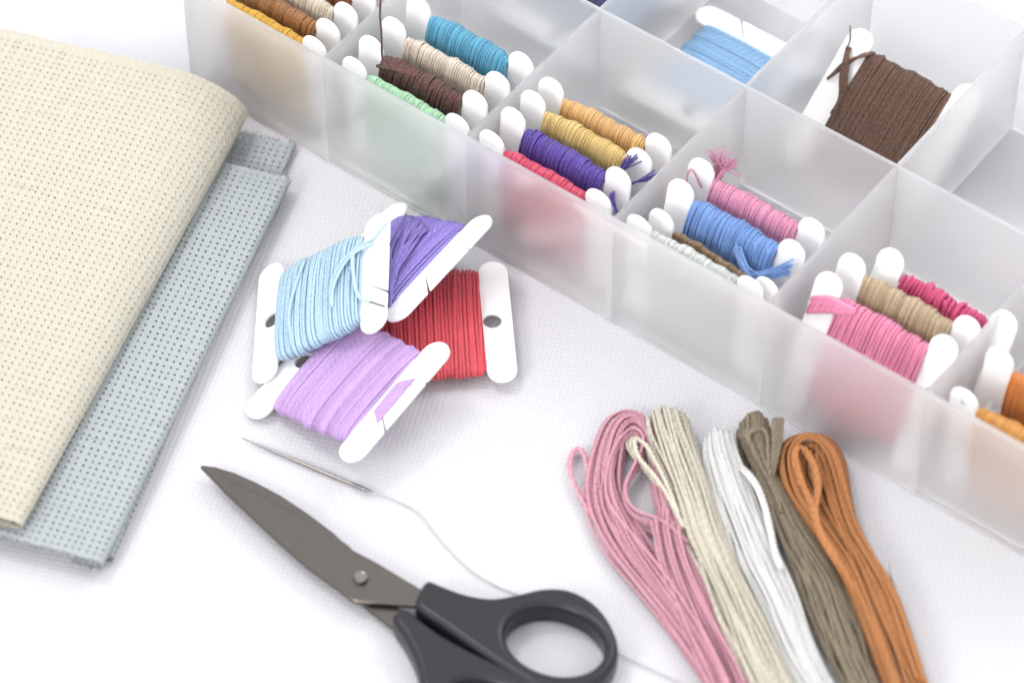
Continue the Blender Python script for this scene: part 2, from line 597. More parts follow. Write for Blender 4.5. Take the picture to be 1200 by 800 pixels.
def wound_thread(mat, seed, span=25.0, hh=15.4, ht=3.6, d=0.6, messy=0.5, slant=0.5, segs=40, tight=1.06):
    rng = random.Random(seed)
    mb = MB()
    ph = rng.uniform(0, 6)
    # solid core under the outer strands
    n, m = 14, 28
    tt = np.linspace(0, 2 * math.pi, m, endpoint=False)
    V = []
    for i in range(n):
        x = -span / 2 + span * i / (n - 1)
        hy, hz = wind_profile(x, span, hh, ht, ph)
        y, z = section(tt, hy - d * 1.05, max(hz - d * 1.05, 0.7))
        V += [(x, a, b) for a, b in zip(y, z)]
    F = [(i * m + j, i * m + (j + 1) % m, (i + 1) * m + (j + 1) % m, (i + 1) * m + j) for i in range(n - 1) for j in range(m)]
    W = [(0, 0)] * (4 * len(F))
    F += [tuple(range(m)), tuple(range(n * m - 1, n * m - m - 1, -1))]
    W += [(0, 0)] * (2 * m)
    mb.add(V, F, W)
    tt = np.linspace(0, 2 * math.pi, segs, endpoint=False)
    def ring(x0, lift, sl, rad):
        k1, k2, p1, p2 = rng.uniform(0.1, 0.35) * messy, rng.uniform(0.05, 0.2) * messy, rng.uniform(0, 6.3), rng.uniform(0, 6.3)
        xx = x0 + sl * d * np.cos(tt + 0.3) + d * (k1 * np.sin(tt + p1) + k2 * np.sin(3 * tt + p2))
        xx = np.clip(xx, -span / 2 + rad * 0.6, span / 2 - rad * 0.6)
        P = np.zeros((segs, 3))
        for j in range(segs):
            hy, hz = wind_profile(xx[j], span, hh, ht, ph)
            y, z = section(tt[j:j + 1], hy - d * 0.45 + lift, hz - d * 0.45 + lift)
            P[j] = (xx[j], y[0], z[0])
        mb.tube(P, rad, 6, closed=True, u0=rng.uniform(0, 9))
    n1 = int(span / (d * tight))
    for i in range(n1):
        ring(-span / 2 + (i + 0.5) / n1 * span + rng.uniform(-.12, .12) * d, rng.uniform(-0.14, 0.1) * d, slant * rng.uniform(0.85, 1.15), d / 2 * rng.uniform(0.9, 1.06))
    for i in range(int(n1 * 0.35 * messy)):
        ring(rng.uniform(-span / 2 + 1, span / 2 - 1), rng.uniform(0.12, 0.4) * d, slant * rng.uniform(-1.5, 3), d / 2 * rng.uniform(0.85, 1.05))
    return mb.mesh('wound_thread', mat)

def fuzz(mb, rng, origin, direction, n, length, d, spread, droop=0.0):
    """a loose cut end: a tuft of strands"""
    o = np.array(origin, float)
    dr = np.array(direction, float)
    dr /= np.linalg.norm(dr)
    for _ in range(n):
        e = dr + np.array([rng.gauss(0, spread) for _ in range(3)])
        L = length * rng.uniform(0.6, 1.1)
        mid = o + dr * L * 0.45 + np.array([rng.gauss(0, spread * 0.6) for _ in range(3)])
        end = o + e / np.linalg.norm(e) * L + np.array([0, -droop * L, 0])
        st = o + np.array([rng.gauss(0, 0.4) for _ in range(3)])
        mb.tube(spline([st, mid, end], 14), np.linspace(d / 2, d / 2 * 0.7, 14), 5, u0=rng.uniform(0, 5))

def bobbin(M, mat, label, seed, card='slit', group=None, **kw):
    root = empty('floss_bobbin', M)
    tag(root, label, 'bobbin', group)
    link('card', CARD[card], root)
    link('wound_thread', wound_thread(mat, seed, **kw), root)
    return root

def stand(a, b_top, z_top, lean=0.0, yaw=0.0, roll=0.0):
    """frame of a bobbin standing in the box: top middle at a, b_top, z_top; lean in degrees away from the front wall"""
    le, yw, ro = math.radians(lean), math.radians(yaw), math.radians(roll)
    x = EX * math.cos(yw) + EY * math.sin(yw)
    n = np.cross(x, EZ)                       # towards the front wall
    y = EZ * math.cos(le) - n * math.sin(le)
    x2 = x * math.cos(ro) + y * math.sin(ro)
    y2 = y * math.cos(ro) - x * math.sin(ro)
    z = np.cross(x2, y2)
    return frame(inbox(a, b_top, z_top) - y2 * BHT, x2, y2, z)

FL = {}
def F_(name, rgb, gain=1.0, spread=0.24):
    FL[name] = floss('floss_' + name, rgb, gain, spread)
    return FL[name]
GR = 'bobbins standing in the organiser box'
# compartment at the box's end
bobbin(stand(-112.5, 4.6, 37.2, -5, 0, 0), F_('mustard', (238, 186, 66), 1.1), 'mustard yellow floss bobbin against the front wall in the box end compartment', 11, group=GR, ht=3.2, hh=16.5, messy=0.4)
bobbin(stand(-113.5, 11.2, 37.6, -2, 1, -1), F_('bronze', (150, 102, 54), 0.85), 'bronze brown floss bobbin directly behind the mustard yellow one', 12, group=GR, ht=3.8, hh=16.3, messy=0.7)
bobbin(stand(-113.0, 18.4, 38.0, 2, 0, 0), F_('oatmeal', (214, 200, 180)), 'oatmeal floss bobbin directly behind the bronze brown one', 13, group=GR, hh=16.1, ht=3.2)
bobbin(stand(-112.8, 25.5, 38.0, 2, 0, 0), F_('chestnut', (140, 90, 45)), 'chestnut brown floss bobbin directly behind the oatmeal one', 14, group=GR, hh=16.1, ht=3.2)
bobbin(stand(-110.5, 32.0, 38.0, 3, 0, 0), F_('ecru', (222, 212, 196)), 'ecru floss bobbin, rearmost in the box end compartment', 15, group=GR, hh=16.1, ht=2.8)
# green compartment
bobbin(stand(-67.4, 5.2, 36.9, -4, 0, 0), F_('mint', (174, 216, 180), 1.05), 'mint green floss bobbin against the front wall of the box', 21, group=GR, ht=3.2, hh=16.5, messy=0.6)
br1 = bobbin(stand(-68.1, 13.6, 37.6, 4, 1, 0), F_('espresso', (84, 48, 40), 0.5), 'espresso brown floss bobbin with one thread end pointing straight up', 22, group=GR, ht=4.3, hh=16.3, messy=1.0)
bobbin(stand(-67.5, 22.0, 37.8, 3, 1, 0), F_('cream', (224, 211, 194)), 'cream floss bobbin between the espresso brown and teal blue ones', 23, group=GR, hh=16.1, ht=3.4, messy=0.5)
bobbin(stand(-66.7, 31.0, 38.2, 4, 0, 0), F_('teal', (86, 158, 188)), 'teal blue floss bobbin behind the cream one', 24, group=GR, ht=4.2, hh=16.7, messy=0.7)
# rose compartment
bobbin(stand(-24.2, 5.3, 37.6, -4, 0, 0), F_('rose', (208, 74, 104)), 'rose red floss bobbin against the front wall of the box', 31, group=GR, ht=3.3, hh=16.1, messy=0.6)
pu = bobbin(stand(-24.1, 14.2, 38.2, 4, -1, 0), F_('violet', (90, 68, 164), 0.75), 'deep violet floss bobbin with a frayed end sticking out beside its lobe', 32, group=GR, ht=4.4, hh=15.9, messy=0.8)
bobbin(stand(-23.8, 22.3, 38.0, 4, 0, 0), F_('lemon', (253, 220, 138)), 'lemon yellow floss bobbin between the deep violet and apricot ones', 33, group=GR, ht=3.7, hh=16.1, messy=0.4)
bobbin(stand(-23.1, 29.2, 37.6, 4, 1, 0), F_('apricot', (254, 204, 134)), 'apricot floss bobbin behind the lemon yellow one', 34, group=GR, ht=3.6, hh=15.9, messy=0.4)
# blue compartment
bobbin(stand(21.2, 4.6, 37.4, -3, 0, 0), F_('snow', (236, 240, 234), 1.1), 'snow white floss bobbin against the front wall of the box', 41, group=GR, ht=3.0, hh=17.4, messy=0.7)
bobbin(stand(24.0, 9.2, 36.0, 1, -4, -1), F_('umber', (122, 100, 74)), 'umber brown floss bobbin squeezed behind the snow white one', 42, group=GR, ht=2.2, hh=16.3, messy=0.6)
bl = bobbin(stand(23.1, 20.2, 38.0, 11, 0, 0), F_('cornflower', (114, 152, 210), 0.95), 'cornflower blue floss bobbin with a loose looped end at its foot', 43, group=GR, ht=4.6, hh=16.5, messy=0.7)
pk = bobbin(stand(23.0, 28.8, 38.0, 8, 0, 0), F_('orchid', (232, 156, 188)), 'orchid pink floss bobbin with a fluffy cut end above its lobe', 44, group=GR, ht=4.2, hh=16.1, messy=0.6)
# pink compartment
pw = bobbin(stand(68.2, 18.4, 36.6, 22, 0, 0), F_('carnation', (216, 128, 160)), 'carnation pink floss bobbin leaning back to show its wound face', 51, group=GR, ht=3.0, hh=15.6, messy=0.35, slant=0.8, d=0.85)
bobbin(stand(69.5, 26.0, 37.2, 16, 0, 0), F_('khaki', (182, 162, 132)), 'khaki floss bobbin behind the leaning carnation pink one', 52, group=GR, ht=3.2, hh=16.5, messy=0.6)
bobbin(stand(75.5, 33.5, 36.5, 24, -3, 2), F_('raspberry', (190, 66, 110), 0.85), 'raspberry floss bobbin behind the khaki one', 53, group=GR, ht=2.6, hh=15.9, messy=1.2, d=1.1)
# orange compartment
og = bobbin(stand(113.0, 6.6, 37.0, -4, 0, 0), F_('amber', (216, 152, 72)), 'amber floss bobbin with a printed mark on its lobe', 61, group=GR, ht=4.2, hh=16.1, messy=0.5)
bobbin(stand(113.6, 21.3, 38.0, 4, 0, 0), F_('tangerine', (226, 142, 68), 0.9), 'tangerine floss bobbin behind the amber one', 62, group=GR, ht=3.4, hh=15.6, messy=0.6)

def local(root, pts_world):
    Mi = root.matrix_world.inverted()
    return np.array([np.array(Mi @ Vector(np.array(p) * MM)) / MM for p in pts_world])

# loose ends, as parts of their bobbins
rng = random.Random(5)
mb = MB()
mb.tube(spline([(-11, 13.5, 1), (-12.5, 15.5, 0.5), (-13.2, 22, 0), (-14.2, 30, -0.5), (-14, 42, -2)], 30), 0.28, 5)
for k in range(4):
    mb.tube(spline([(-13 + k * .5, 13 + k * .2, 2), (-9 + k, 15.6, 0.5 + k * .5), (-3 + 2 * k, 14.6, -1.5)], 16), 0.45, 5)
mb.build('loose_thread', FL['espresso'], br1)
mb = MB()
fuzz(mb, rng, (11.8, 9, -1.5), (0.35, 0.9, -0.7), 16, 12, 0.5, 0.09)
fuzz(mb, rng, (15.5, 11, -2.5), (0.75, 0.55, -0.5), 12, 10.5, 0.5, 0.08)
fuzz(mb, rng, (15.5, 12, 1.8), (0.6, -0.8, 0.2), 8, 10, 0.8, 0.1)
mb.build('loose_thread', FL['violet'], pu)
mb = MB()
fuzz(mb, rng, (-13.5, 11.5, -1.5), (-0.15, 1.0, -0.5), 34, 9.5, 0.42, 0.26)
fuzz(mb, rng, (-12.5, 14.5, -2.0), (0.25, 1.0, -0.6), 24, 6.5, 0.42, 0.3)
mb.tube(spline([(-15, 12, 1), (-18.5, 16, 1.2), (-19, 12, 1.6), (-16, 6, 2.4), (-13, 3, 3)], 30), 0.25, 5)
for k in range(7):
    mb.tube(spline([(-14 + k * .5, 13.5, -1.4), (-14.2 + k * .55, 8, -1.9), (-13.6 + k * .4, 2, -2)], 12), 0.4, 5)
mb.build('loose_thread', FL['orchid'], pk)
mb = MB()
for k in range(16):
    y0 = rng.uniform(-1.3, 1.3)
    mb.tube(spline([(3.0 + rng.uniform(0, 2), 12.5 + y0, 4.4), (7.5 + k * .2, 10.0 + y0, 6.2 + k * .1), (12 + rng.uniform(-1, 1), 10.6 + y0, 7.0), (16 + rng.uniform(-1, 1), 13.4 + 1.3 * y0, 6.0), (19.0, 15.8 + 1.8 * y0, 4.6 + rng.uniform(-1, 1))], 24) + np.sin(np.linspace(0, 3 + k % 4, 24))[:, None] * np.array([0, rng.uniform(-.9, .9), rng.uniform(-.7, .7)]), 0.26, 5)
mb.build('loose_thread', FL['cornflower'], bl)
mb = MB()
for k in range(8):
    mb.tube(spline([(-19.0 + rng.uniform(-.4, .4), 7.2 + k * .62, 1.0), (-15, 9.8 + k * .6, 1.2 + .1 * k), (-10.5, 12.4 + k * .35, 2.3), (-7, 13.9 + k * .1, 1.6)], 18), 0.55, 5)
mb.build('loose_thread', FL['carnation'], pw)
mb = MB()
mb.add([(-17.2, 15.6, 0.53), (-16.9, 15.3, 0.53), (-16.0, 14.6, 0.53), (-15.8, 14.7, 0.53), (-16.3, 15.3, 0.53), (-17.0, 15.8, 0.53)], [(0, 1, 2, 3, 4, 5)], [(0, 0)] * 6)
mb.build('printed_mark', INK, og, smooth=False)

# second row of the box
M_lb = frame(inbox(-22.5, 81.5, 5.5), EY, -EX, EZ)
bobbin(M_lb, F_('sky', (138, 180, 216)), 'sky blue floss bobbin lying flat in an inner box compartment', 71, ht=3.4, hh=15.0, messy=0.3, d=0.8)
le = math.radians(34)
yb = EY * math.cos(le) + EZ * math.sin(le)
bcen = inbox(23.2, 101.5, 23.5) - yb * (BHT - 1)
bw = bobbin(frame(bcen, EX, yb, np.cross(EX, yb)), F_('cocoa', (92, 62, 42), 0.42), 'cocoa brown floss bobbin tilted back in an inner compartment, thread ends crossed on its card', 72, card='solid', ht=2.6, hh=15.6, messy=0.3, d=0.68)
mb = MB()
for k in range(6):
    e = k * .22
    mb.tube(spline([(-11.2, 15.2, 0.4 - e * .3), (-13.5 + e, 13.2, 1.3 + e), (-16.0, 8.2 + e, 1.6 + e), (-18.4 + e * .4, 3.5 + e, 1.4)], 18), 0.42, 5)
for k in range(6):
    e = k * .4
    mb.tube(spline([(-18.2 + e * .5, 13.4, 1.0), (-16.8 + e * .5, 10.2, 2.2), (-15.2 + e, 5.6, 2.4), (-12.8 + e * .6, 0.5, 1.6), (-12.4, -4, 2.4)], 22), 0.38, 5)
mb.tube(spline([(-20.4, 18.5, 1.0), (-18.6, 15.5, 1.0), (-17.6, 12.6, 1.8)], 16), 0.2, 5)
mb.tube(spline([(-15.5, 11, 2.0), (-13.4, 6, 2.4), (-12.6, 4, 2.6), (-11, -6, 3.0)], 20), 0.22, 5)
fuzz(mb, rng, (13.0, -8, 2.2), (0.9, 0.5, 0.5), 5, 4.5, 0.5, 0.25)
mb.build('loose_thread', FL['cocoa'], bw)
bobbin(frame(inbox(-66.5, 84.0, 5.5), EY, -EX, EZ), F_('navy', (30, 38, 74)), 'navy blue floss bobbin lying flat in the inner compartment behind the teal one', 73, ht=3.6)

# ------------------------------------------------------------------ four bobbins piled on the cloth
def view_frame(cx, cy, z, xv, yv):
    """frame from two directions given as (right, up, away) of the viewing direction"""
    x = RT * xv[0] + UP * xv[1] + FW * xv[2]
    y = RT * yv[0] + UP * yv[1] + FW * yv[2]
    x = x / np.linalg.norm(x)
    y = y - x * (x @ y)
    y = y / np.linalg.norm(y)
    return frame(at(cx, cy, z), x, y, np.cross(x, y))
GP = 'bobbins piled on the white cloth'
a = math.radians(4.2)
rd = bobbin(frame(at(506, 381, 3.6), (math.cos(a), math.sin(a), 0), (-math.sin(a), math.cos(a), 0), (0, 0, 1)), F_('scarlet', (250, 92, 104), 1.1), 'scarlet red floss bobbin lying flat on the cloth', 81, group=GP, card='plain', ht=3.2, hh=17.4, messy=0.4, d=0.85)
li = bobbin(view_frame(407, 446, 9.2, (24.3, -10.1, -20.5), (24.3, 28.5, 14.5)), F_('lilac', (190, 156, 208)), 'pale lilac floss bobbin lying partly over the scarlet one', 82, group=GP, ht=3.3, hh=15.6, messy=0.3, slant=0.35, d=0.68)
pp = bobbin(view_frame(465, 306, 11.5, (0.66, -0.12, -0.74), (17.2, 26.0, 22.5)), F_('iris', (144, 126, 206), 0.95), 'iris purple floss bobbin with tangled strands between the light blue and scarlet ones', 83, group=GP, ht=3.2, hh=15.6, messy=0.6)
lb = bobbin(view_frame(377, 349, 12.6, (27.4, 12.2, -13.7), (-0.6, 29.1, 27)), F_('powder', (170, 198, 217)), 'powder blue floss bobbin propped up on top of the pile', 84, group=GP, ht=3.6, hh=15.4, messy=0.45, slant=0.3, d=0.8)
mb = MB()
mb.tube(spline([(5.5, -7.5, 3.5), (6.2, -2, 4.4), (9.5, 4.5, 4.3), (13, 8.5, 2.6), (15.8, 11, 1.0), (19.6, 14.5, 0.7)], 34), 0.42, 6)
mb.tube(spline([(5.9, -8.5, 3.3), (7.0, -2.5, 4.4), (10.0, 3.5, 4.2), (13, 7.6, 2.6), (15.5, 9.5, 1.0)], 30), 0.4, 6)
mb.tube(spline([(12.2, 13, 0.8), (11.6, 6, 3.4), (12.2, -3, 3.2), (13.0, -8, 1.8), (15.5, -10, 0.9)], 30), 0.45, 6)
mb.tube(spline([(-3.5, 12, 3.2), (-5.5, 2, 4.2), (-6.5, -6, 4.2), (-6.8, -14, 2)], 24), 0.45, 6)
mb.build('loose_thread', FL['powder'], lb)
mb = MB()
mb.tube(spline([(15.6, -9.8, 0.75), (17.5, -11.5, 0.72), (19.9, -13.5, 0.72)], 12), 0.2, 5)
d_ = plain('dark_thread_end', (44, 40, 52), 0.7)
mb.build('thread_end', d_, lb)
mb = MB()
for k in range(26):     # tangle of fine strands gathered to the slit
    f = k / 25
    mb.tube(spline([(-7 + 13 * f + rng.uniform(-1, 1), 13 - 5 * f * rng.uniform(.4, 1), 3.2), (1.5 + 6 * f + rng.uniform(-1.2, 1.2), 1 + rng.uniform(-3, 4), 4.2 + rng.uniform(0, .9)), (7.8 + 2 * f + rng.uniform(-.6, .6), -8 + rng.uniform(-1, 1), 3.6 + rng.uniform(0, .5)), (11.6 + rng.uniform(-.3, .3), -13.0, 1.6), (13.2, -15.5, 0.9)], 26), rng.uniform(0.22, 0.36), 5, u0=k)
for k in range(9):
    y = -12 + k
    mb.tube(spline([(-10, y + rng.uniform(-2, 3), 3.2), (0, y + rng.uniform(-2, 2), 4.3), (6, -9 + k * .4, 4.1), (10.5, -11.5, 2.3)], 22), 0.3, 5, u0=k)
mb.build('loose_thread', FL['iris'], pp)
mb = MB()
for k in range(12):     # turns tucked through the slits of the card
    e = k / 11
    mb.tube(spline([(13.6 + 3.2 * e, 5.4 + 2.6 * e, 0.2), (13.7 + 3.2 * e, 3.6 + 2.4 * e, 0.8), (13.8 + 3.2 * e, -3.0 - 2.4 * e, 0.8), (13.6 + 3.2 * e, -5.0 - 2.6 * e, 0.2)], 16), 0.25, 6)
mb.build('tucked_thread', FL['lilac'], li)

# ------------------------------------------------------------------ folded counted-thread fabrics
def sheet(mb, edge0, edge1, prof, n_rows, pitch, hole, rng, wobble=0.35, fringe=None):
    """cloth folded along the line edge0 - edge1; prof(v, n) gives n points (out, z) of the section at v in 0..1, from the under side round the fold and over the top"""
    e0, e1 = np.array(edge0, float), np.array(edge1, float)
    dv = e1 - e0
    L = np.linalg.norm(dv[:2])
    along = np.array([dv[0], dv[1], 0]) / L
    outw = np.array([along[1], -along[0], 0])
    nr = int(L / pitch)
    e, cs = hole, None
    cs = np.array([0, e, 0.3, 0.5, 0.7, 1 - e])
    vs = np.concatenate([(k + cs) for k in range(nr)] + [[nr]])
    us = np.concatenate([(k + cs) for k in range(n_rows)] + [[n_rows]])
    nv, nu = len(vs), len(us)
    U, Vv = np.meshgrid(us, vs)
    P = np.zeros((nv, nu, 3))
    rs = np.random.RandomState(rng + 50)
    ju, jv = rs.rand(n_rows + 2) * 6.3, rs.rand(nr + 2) * 6.3
    cu_, cv_ = np.round(us).astype(int), np.round(vs).astype(int)
    for i, v in enumerate(vs):
        q = prof(v / nr)                              # (k, 2) polyline
        s = np.r_[0, np.cumsum(np.linalg.norm(np.diff(q, axis=0), axis=1))]
        uu = (us + 0.07 * np.sin(0.5 * v + ju[cu_]) + 0.05 * np.sin(ju[cu_] * 9)) * pitch
        o = np.interp(uu, s, q[:, 0])
        z = np.interp(uu, s, q[:, 1])
        base = e0 + dv * (v / nr)
        P[i] = base[None, :] + outw[None, :] * o[:, None]
        P[i] += along[None, :] * (pitch * (0.07 * np.sin(0.5 * us + jv[cv_[i]]) + 0.05 * math.sin(jv[cv_[i]] * 9)))[:, None]
        P[i, :, 2] = z + 0.10 * np.sin(us * 0.21 + v * 0.13) + 0.08 * np.sin(us * 0.09 - v * 0.31)
    # normals, then the relief of the weave
    du = np.gradient(P, axis=1)
    dw = np.gradient(P, axis=0)
    N = np.cross(du, dw)
    N /= np.linalg.norm(N, axis=2)[..., None] + 1e-9
    if N[..., 2].mean() < 0:
        pass
    fu, fv = np.abs(np.sin(math.pi * U)), np.abs(np.sin(math.pi * Vv))
    cell = (np.floor(U).astype(int) * 7919 + np.floor(Vv).astype(int) * 104729) % 97 / 97.0
    h = 0.09 * (np.sqrt(fu) + np.sqrt(fv)) * 0.5 + 0.05 * np.sin(2 * math.pi * U) * np.sin(2 * math.pi * Vv) + 0.05 * (cell - 0.5)
    P = P + N * h[..., None] * mb_sign
    # uneven yarns
    P[..., :2] += (np.random.RandomState(rng).rand(nv, nu, 2) - 0.5) * 0.15
    cu, cv = np.round(U), np.round(Vv)
    F, W = [], []
    fr_u, fr_v = us % 1, vs % 1
    for i in range(nv - 1):
        hv = (vs[i] % 1 < 1e-6) or (i % 6 == 5)
        for j in range(nu - 1):
            hu = (j % 6 == 0) or (j % 6 == 5)
            if hv and hu and 0 < i < nv - 2 and 0 < j < nu - 2:
                continue
            F.append((i * nu + j, i * nu + j + 1, (i + 1) * nu + j + 1, (i + 1) * nu + j))
            W += [(us[j], vs[i]), (us[j + 1], vs[i]), (us[j + 1], vs[i + 1]), (us[j], vs[i + 1])]
    mb.add(P.reshape(-1, 3), F, W)
    if fringe is not None:
        fr = random.Random(rng)
        for j in range(0, nu - 1):
            for i, sg in ((nv - 1, 1), (0, -1)):
                if fr.random() < 0.5:
                    p = P[i, j]
                    q = p + along * sg * fr.uniform(0.3, 1.3) + outw * fr.uniform(-.25, .25) + np.array([0, 0, fr.uniform(-.3, .15)])
                    fringe.tube([p - along * sg * 0.4, (p + q) / 2 + np.array([0, 0, 0.08]), q], 0.11, 5)
mb_sign = 1.0

BLUE = fabric('pale_blue_aida', (200, 208, 210), 0.57, 1.8, 0.7, 0.0)
IVORY = fabric('ivory_aida', (244, 238, 218), 0.505, 1.8, 0.7, 0.0)

def fold_profile(z_lo, z_hi, rx, under, over, dome=None, sag=0.0):
    """section: under side from the left to the fold, round it, then back over the top"""
    zc, hz = (z_lo + z_hi) / 2, (z_hi - z_lo) / 2
    th = np.linspace(-math.pi / 2, math.pi / 2, 40)
    arc = np.stack([rx * (np.abs(np.cos(th)) ** 0.9) - rx, zc + hz * np.sin(th)], 1)
    lo = np.stack([np.linspace(-under, -rx - 0.3, 10), np.full(10, z_lo)], 1)
    t = np.linspace(0.3, over, 60)
    hi = np.stack([-rx - t, z_hi - sag * (t / over) ** 1.5], 1)
    return np.vstack([lo, arc, hi])

def fabrics():
    pitch = 1.8
    root = empty('blue_cloth', here(at(230, 440, 0)))
    tag(root, 'pale blue counted-thread cloth folded flat, lying under the ivory cloth', 'fabric')
    off = -np.array(at(230, 440, 0))
    fg = MB()
    # lower fold of the blue cloth
    mb = MB()
    e0, e1 = at(133, 655, 1.4), at(346, 172, 1.4)
    sheet(mb, e0 + off, e1 + off, lambda v: fold_profile(0.3, 2.5, 1.6, 8, 44), 28, pitch, 0.14, 3, fringe=fg)
    mb.build('lower_fold', BLUE, root)
    mb = MB()
    e0, e1 = at(121, 664, 4.4), at(341, 213, 4.4)
    sheet(mb, e0 + off, e1 + off, lambda v: fold_profile(3.0, 6.0 + 0.8 * math.sin(v * 3.1), 1.9, 8, 62 - 30 * v), 36, pitch, 0.14, 4, fringe=fg)
    mb.build('upper_fold', BLUE, root)
    fg.build('frayed_edge', floss('floss_blue_fray', (206, 214, 218), 0.6), root)['kind'] = 'stuff'
    # ivory cloth, puffed fold
    root = empty('ivory_cloth', here(at(120, 330, 0)))
    tag(root, 'ivory counted-thread cloth folded over with a rounded fold, on the pale blue cloth', 'fabric')
    off = -np.array(at(120, 330, 0))
    def prof(v):
        h = 1.6 + 8.6 * v ** 0.8
        w = 3.0 + 17 * v
        zc = 8.6 + 1.0 * v
        x = np.concatenate([np.linspace(0, 1, 50) ** 2 * w, np.linspace(w, w + 75, 60)[1:]])
        t = np.clip(x / w, 0, 1)
        z = zc + h * (1 - (1 - t) ** 2.3) ** 0.55 - np.where(x > w, 0.0003 * (x - w) ** 2 * (0.4 + v) + 0.01 * (x - w) * v, 0)
        top = np.stack([-x, z], 1)
        xl = np.linspace(14, 0, 40) ** 1.0
        xl = (np.linspace(1, 0, 40) ** 2) * 14
        hl = 1.5 + 1.5 * v
        tl = np.clip(xl / 5.0, 0, 1)
        zl = zc - hl * (1 - (1 - tl) ** 2.3) ** 0.55
        low = np.stack([-xl, zl], 1)
        return np.vstack([low[:-1], top])
    mb = MB()
    sheet(mb, at(26, 618, 8.6) + off, at(291, 135, 9.6) + off, prof, 50, pitch, 0.105, 6)
    mb.build('folded_sheet', IVORY, root)
    # the layer folded inside, seen through the gaps of the weave
    mb = MB()
    sheet(mb, at(28, 616, 8.6) + off, at(288, 138, 9.6) + off, lambda v: prof(v) + np.array([-0.9, -1.0 - 0.5 * v]), 50, pitch, 0.12, 9)
    mb.build('inner_layer', IVORY, root)
    # inner turn of the cloth showing at the open end
    mb = MB()
    def prof2(v):
        th = np.linspace(-math.pi, math.pi * 0.9, 60)
        return np.stack([-4.6 + 1.9 * np.cos(th), 8.6 + 1.15 * np.sin(th)], 1)
    sheet(mb, at(26, 616, 8.6) + off, at(120, 445, 8.6) + off, prof2, 5, pitch, 0.12, 7)
    mb.build('inner_turn', IVORY, root)
fabrics()

# ------------------------------------------------------------------ scissors
def scissors():
    c0 = at(423, 677, 0)
    root = empty('scissors', here(c0))
    tag(root, 'scissors with grey steel blades and smoky black plastic handles', 'scissors')
    def px(pts, z, n=None):
        q = np.array([(at(x, y, z) - c0)[:2] for x, y in pts])
        return spline(q, n, closed=True) if n else q
    def put(name, outl, half, bevel, z, mat, res=4):
        o = link(name, plate(name, outl, half, bevel, mat, res), root)
        o.location = (0, 0, z * MM)
        return o
    # under blade: its cutting sliver shows beyond the upper blade, its tang runs to the lower handle
    B = [(236, 547), (252, 549), (275, 556), (300, 567), (330, 583), (360, 603), (392, 627), (412, 648), (430, 676), (446, 700), (470, 716), (494, 738), (482, 752), (462, 738), (436, 718), (414, 700), (396, 664), (360, 632), (320, 604), (280, 578), (250, 558)]
    put('blade', [px(B, 2.8)], 0.75, 0.12, 2.8, STEEL, 2)
    A = [(235, 547), (262, 560), (300, 578), (350, 604), (392, 628), (410, 641), (413, 645), (440, 659), (470, 677), (512, 702), (520, 716), (490, 711), (452, 708), (418, 706), (413, 704), (398, 692), (360, 665), (325, 634), (295, 606), (265, 578), (246, 558)]
    put('blade', [px(A, 4.6)], 0.8, 0.32, 4.4, STEEL, 0)
    # pivot
    mb = MB()
    n = 28
    prof = [(1.75, 0), (1.75, 0.75), (1.6, 0.98), (1.25, 1.0), (1.1, 0.86), (0, 0.84)]
    V = [(r * math.cos(2 * math.pi * k / n), r * math.sin(2 * math.pi * k / n), z) for r, z in prof[:-1] for k in range(n)] + [(0, 0, 0.84)]
    Fc = [(i * n + k, i * n + (k + 1) % n, (i + 1) * n + (k + 1) % n, (i + 1) * n + k) for i in range(len(prof) - 2) for k in range(n)]
    Fc += [((len(prof) - 2) * n + k, (len(prof) - 2) * n + (k + 1) % n, len(V) - 1) for k in range(n)]
    mb.add(V, Fc, [(0, 0)] * sum(len(f) for f in Fc))
    me = mb.mesh('pivot_screw', PIN)
    me.set_sharp_from_angle(angle=math.radians(35))
    o = link('pivot_screw', me, root)
    o.location = Vector((at(423, 677, 5.4) - c0) * MM) + Vector((0, 0, 0.0))
    o.location.z = 5.2 * MM
    # handles
    HA = [(494, 693), (499, 687), (505, 686), (522, 693), (548, 702), (576, 706), (604, 702), (636, 695), (668, 697), (698, 714), (718, 742), (724, 770), (712, 795), (690, 812), (660, 819), (628, 812), (597, 794), (555, 766), (520, 741), (493, 723), (487, 716), (488, 707)]
    th = np.linspace(0, 2 * math.pi, 64, endpoint=False)
    holeA = [(650 + 58 * math.cos(t) + 4 * math.sin(t), 757 + 40 * math.sin(t) + 6 * math.cos(t)) for t in th]
    put('handle', [px(HA, 5.5, 140), px(holeA, 5.5)[::-1]], 3.8, 1.75, 4.4, DARK, 6)
    HB = [(461, 727), (468, 722), (477, 721), (489, 729), (515, 748), (545, 765), (578, 781), (612, 797), (650, 820), (676, 850), (678, 885), (650, 912), (605, 918), (560, 905), (525, 878), (503, 845), (494, 812), (487, 782), (474, 754), (462, 736)]
    holeB = [(586 + 62 * math.cos(t) + 10 * math.sin(t), 846 + 40 * math.sin(t) + 16 * math.cos(t)) for t in th]
    put('handle', [px(HB, 5.0, 140), px(holeB, 5.0)[::-1]], 3.7, 1.75, 4.2, DARK, 6)
scissors()

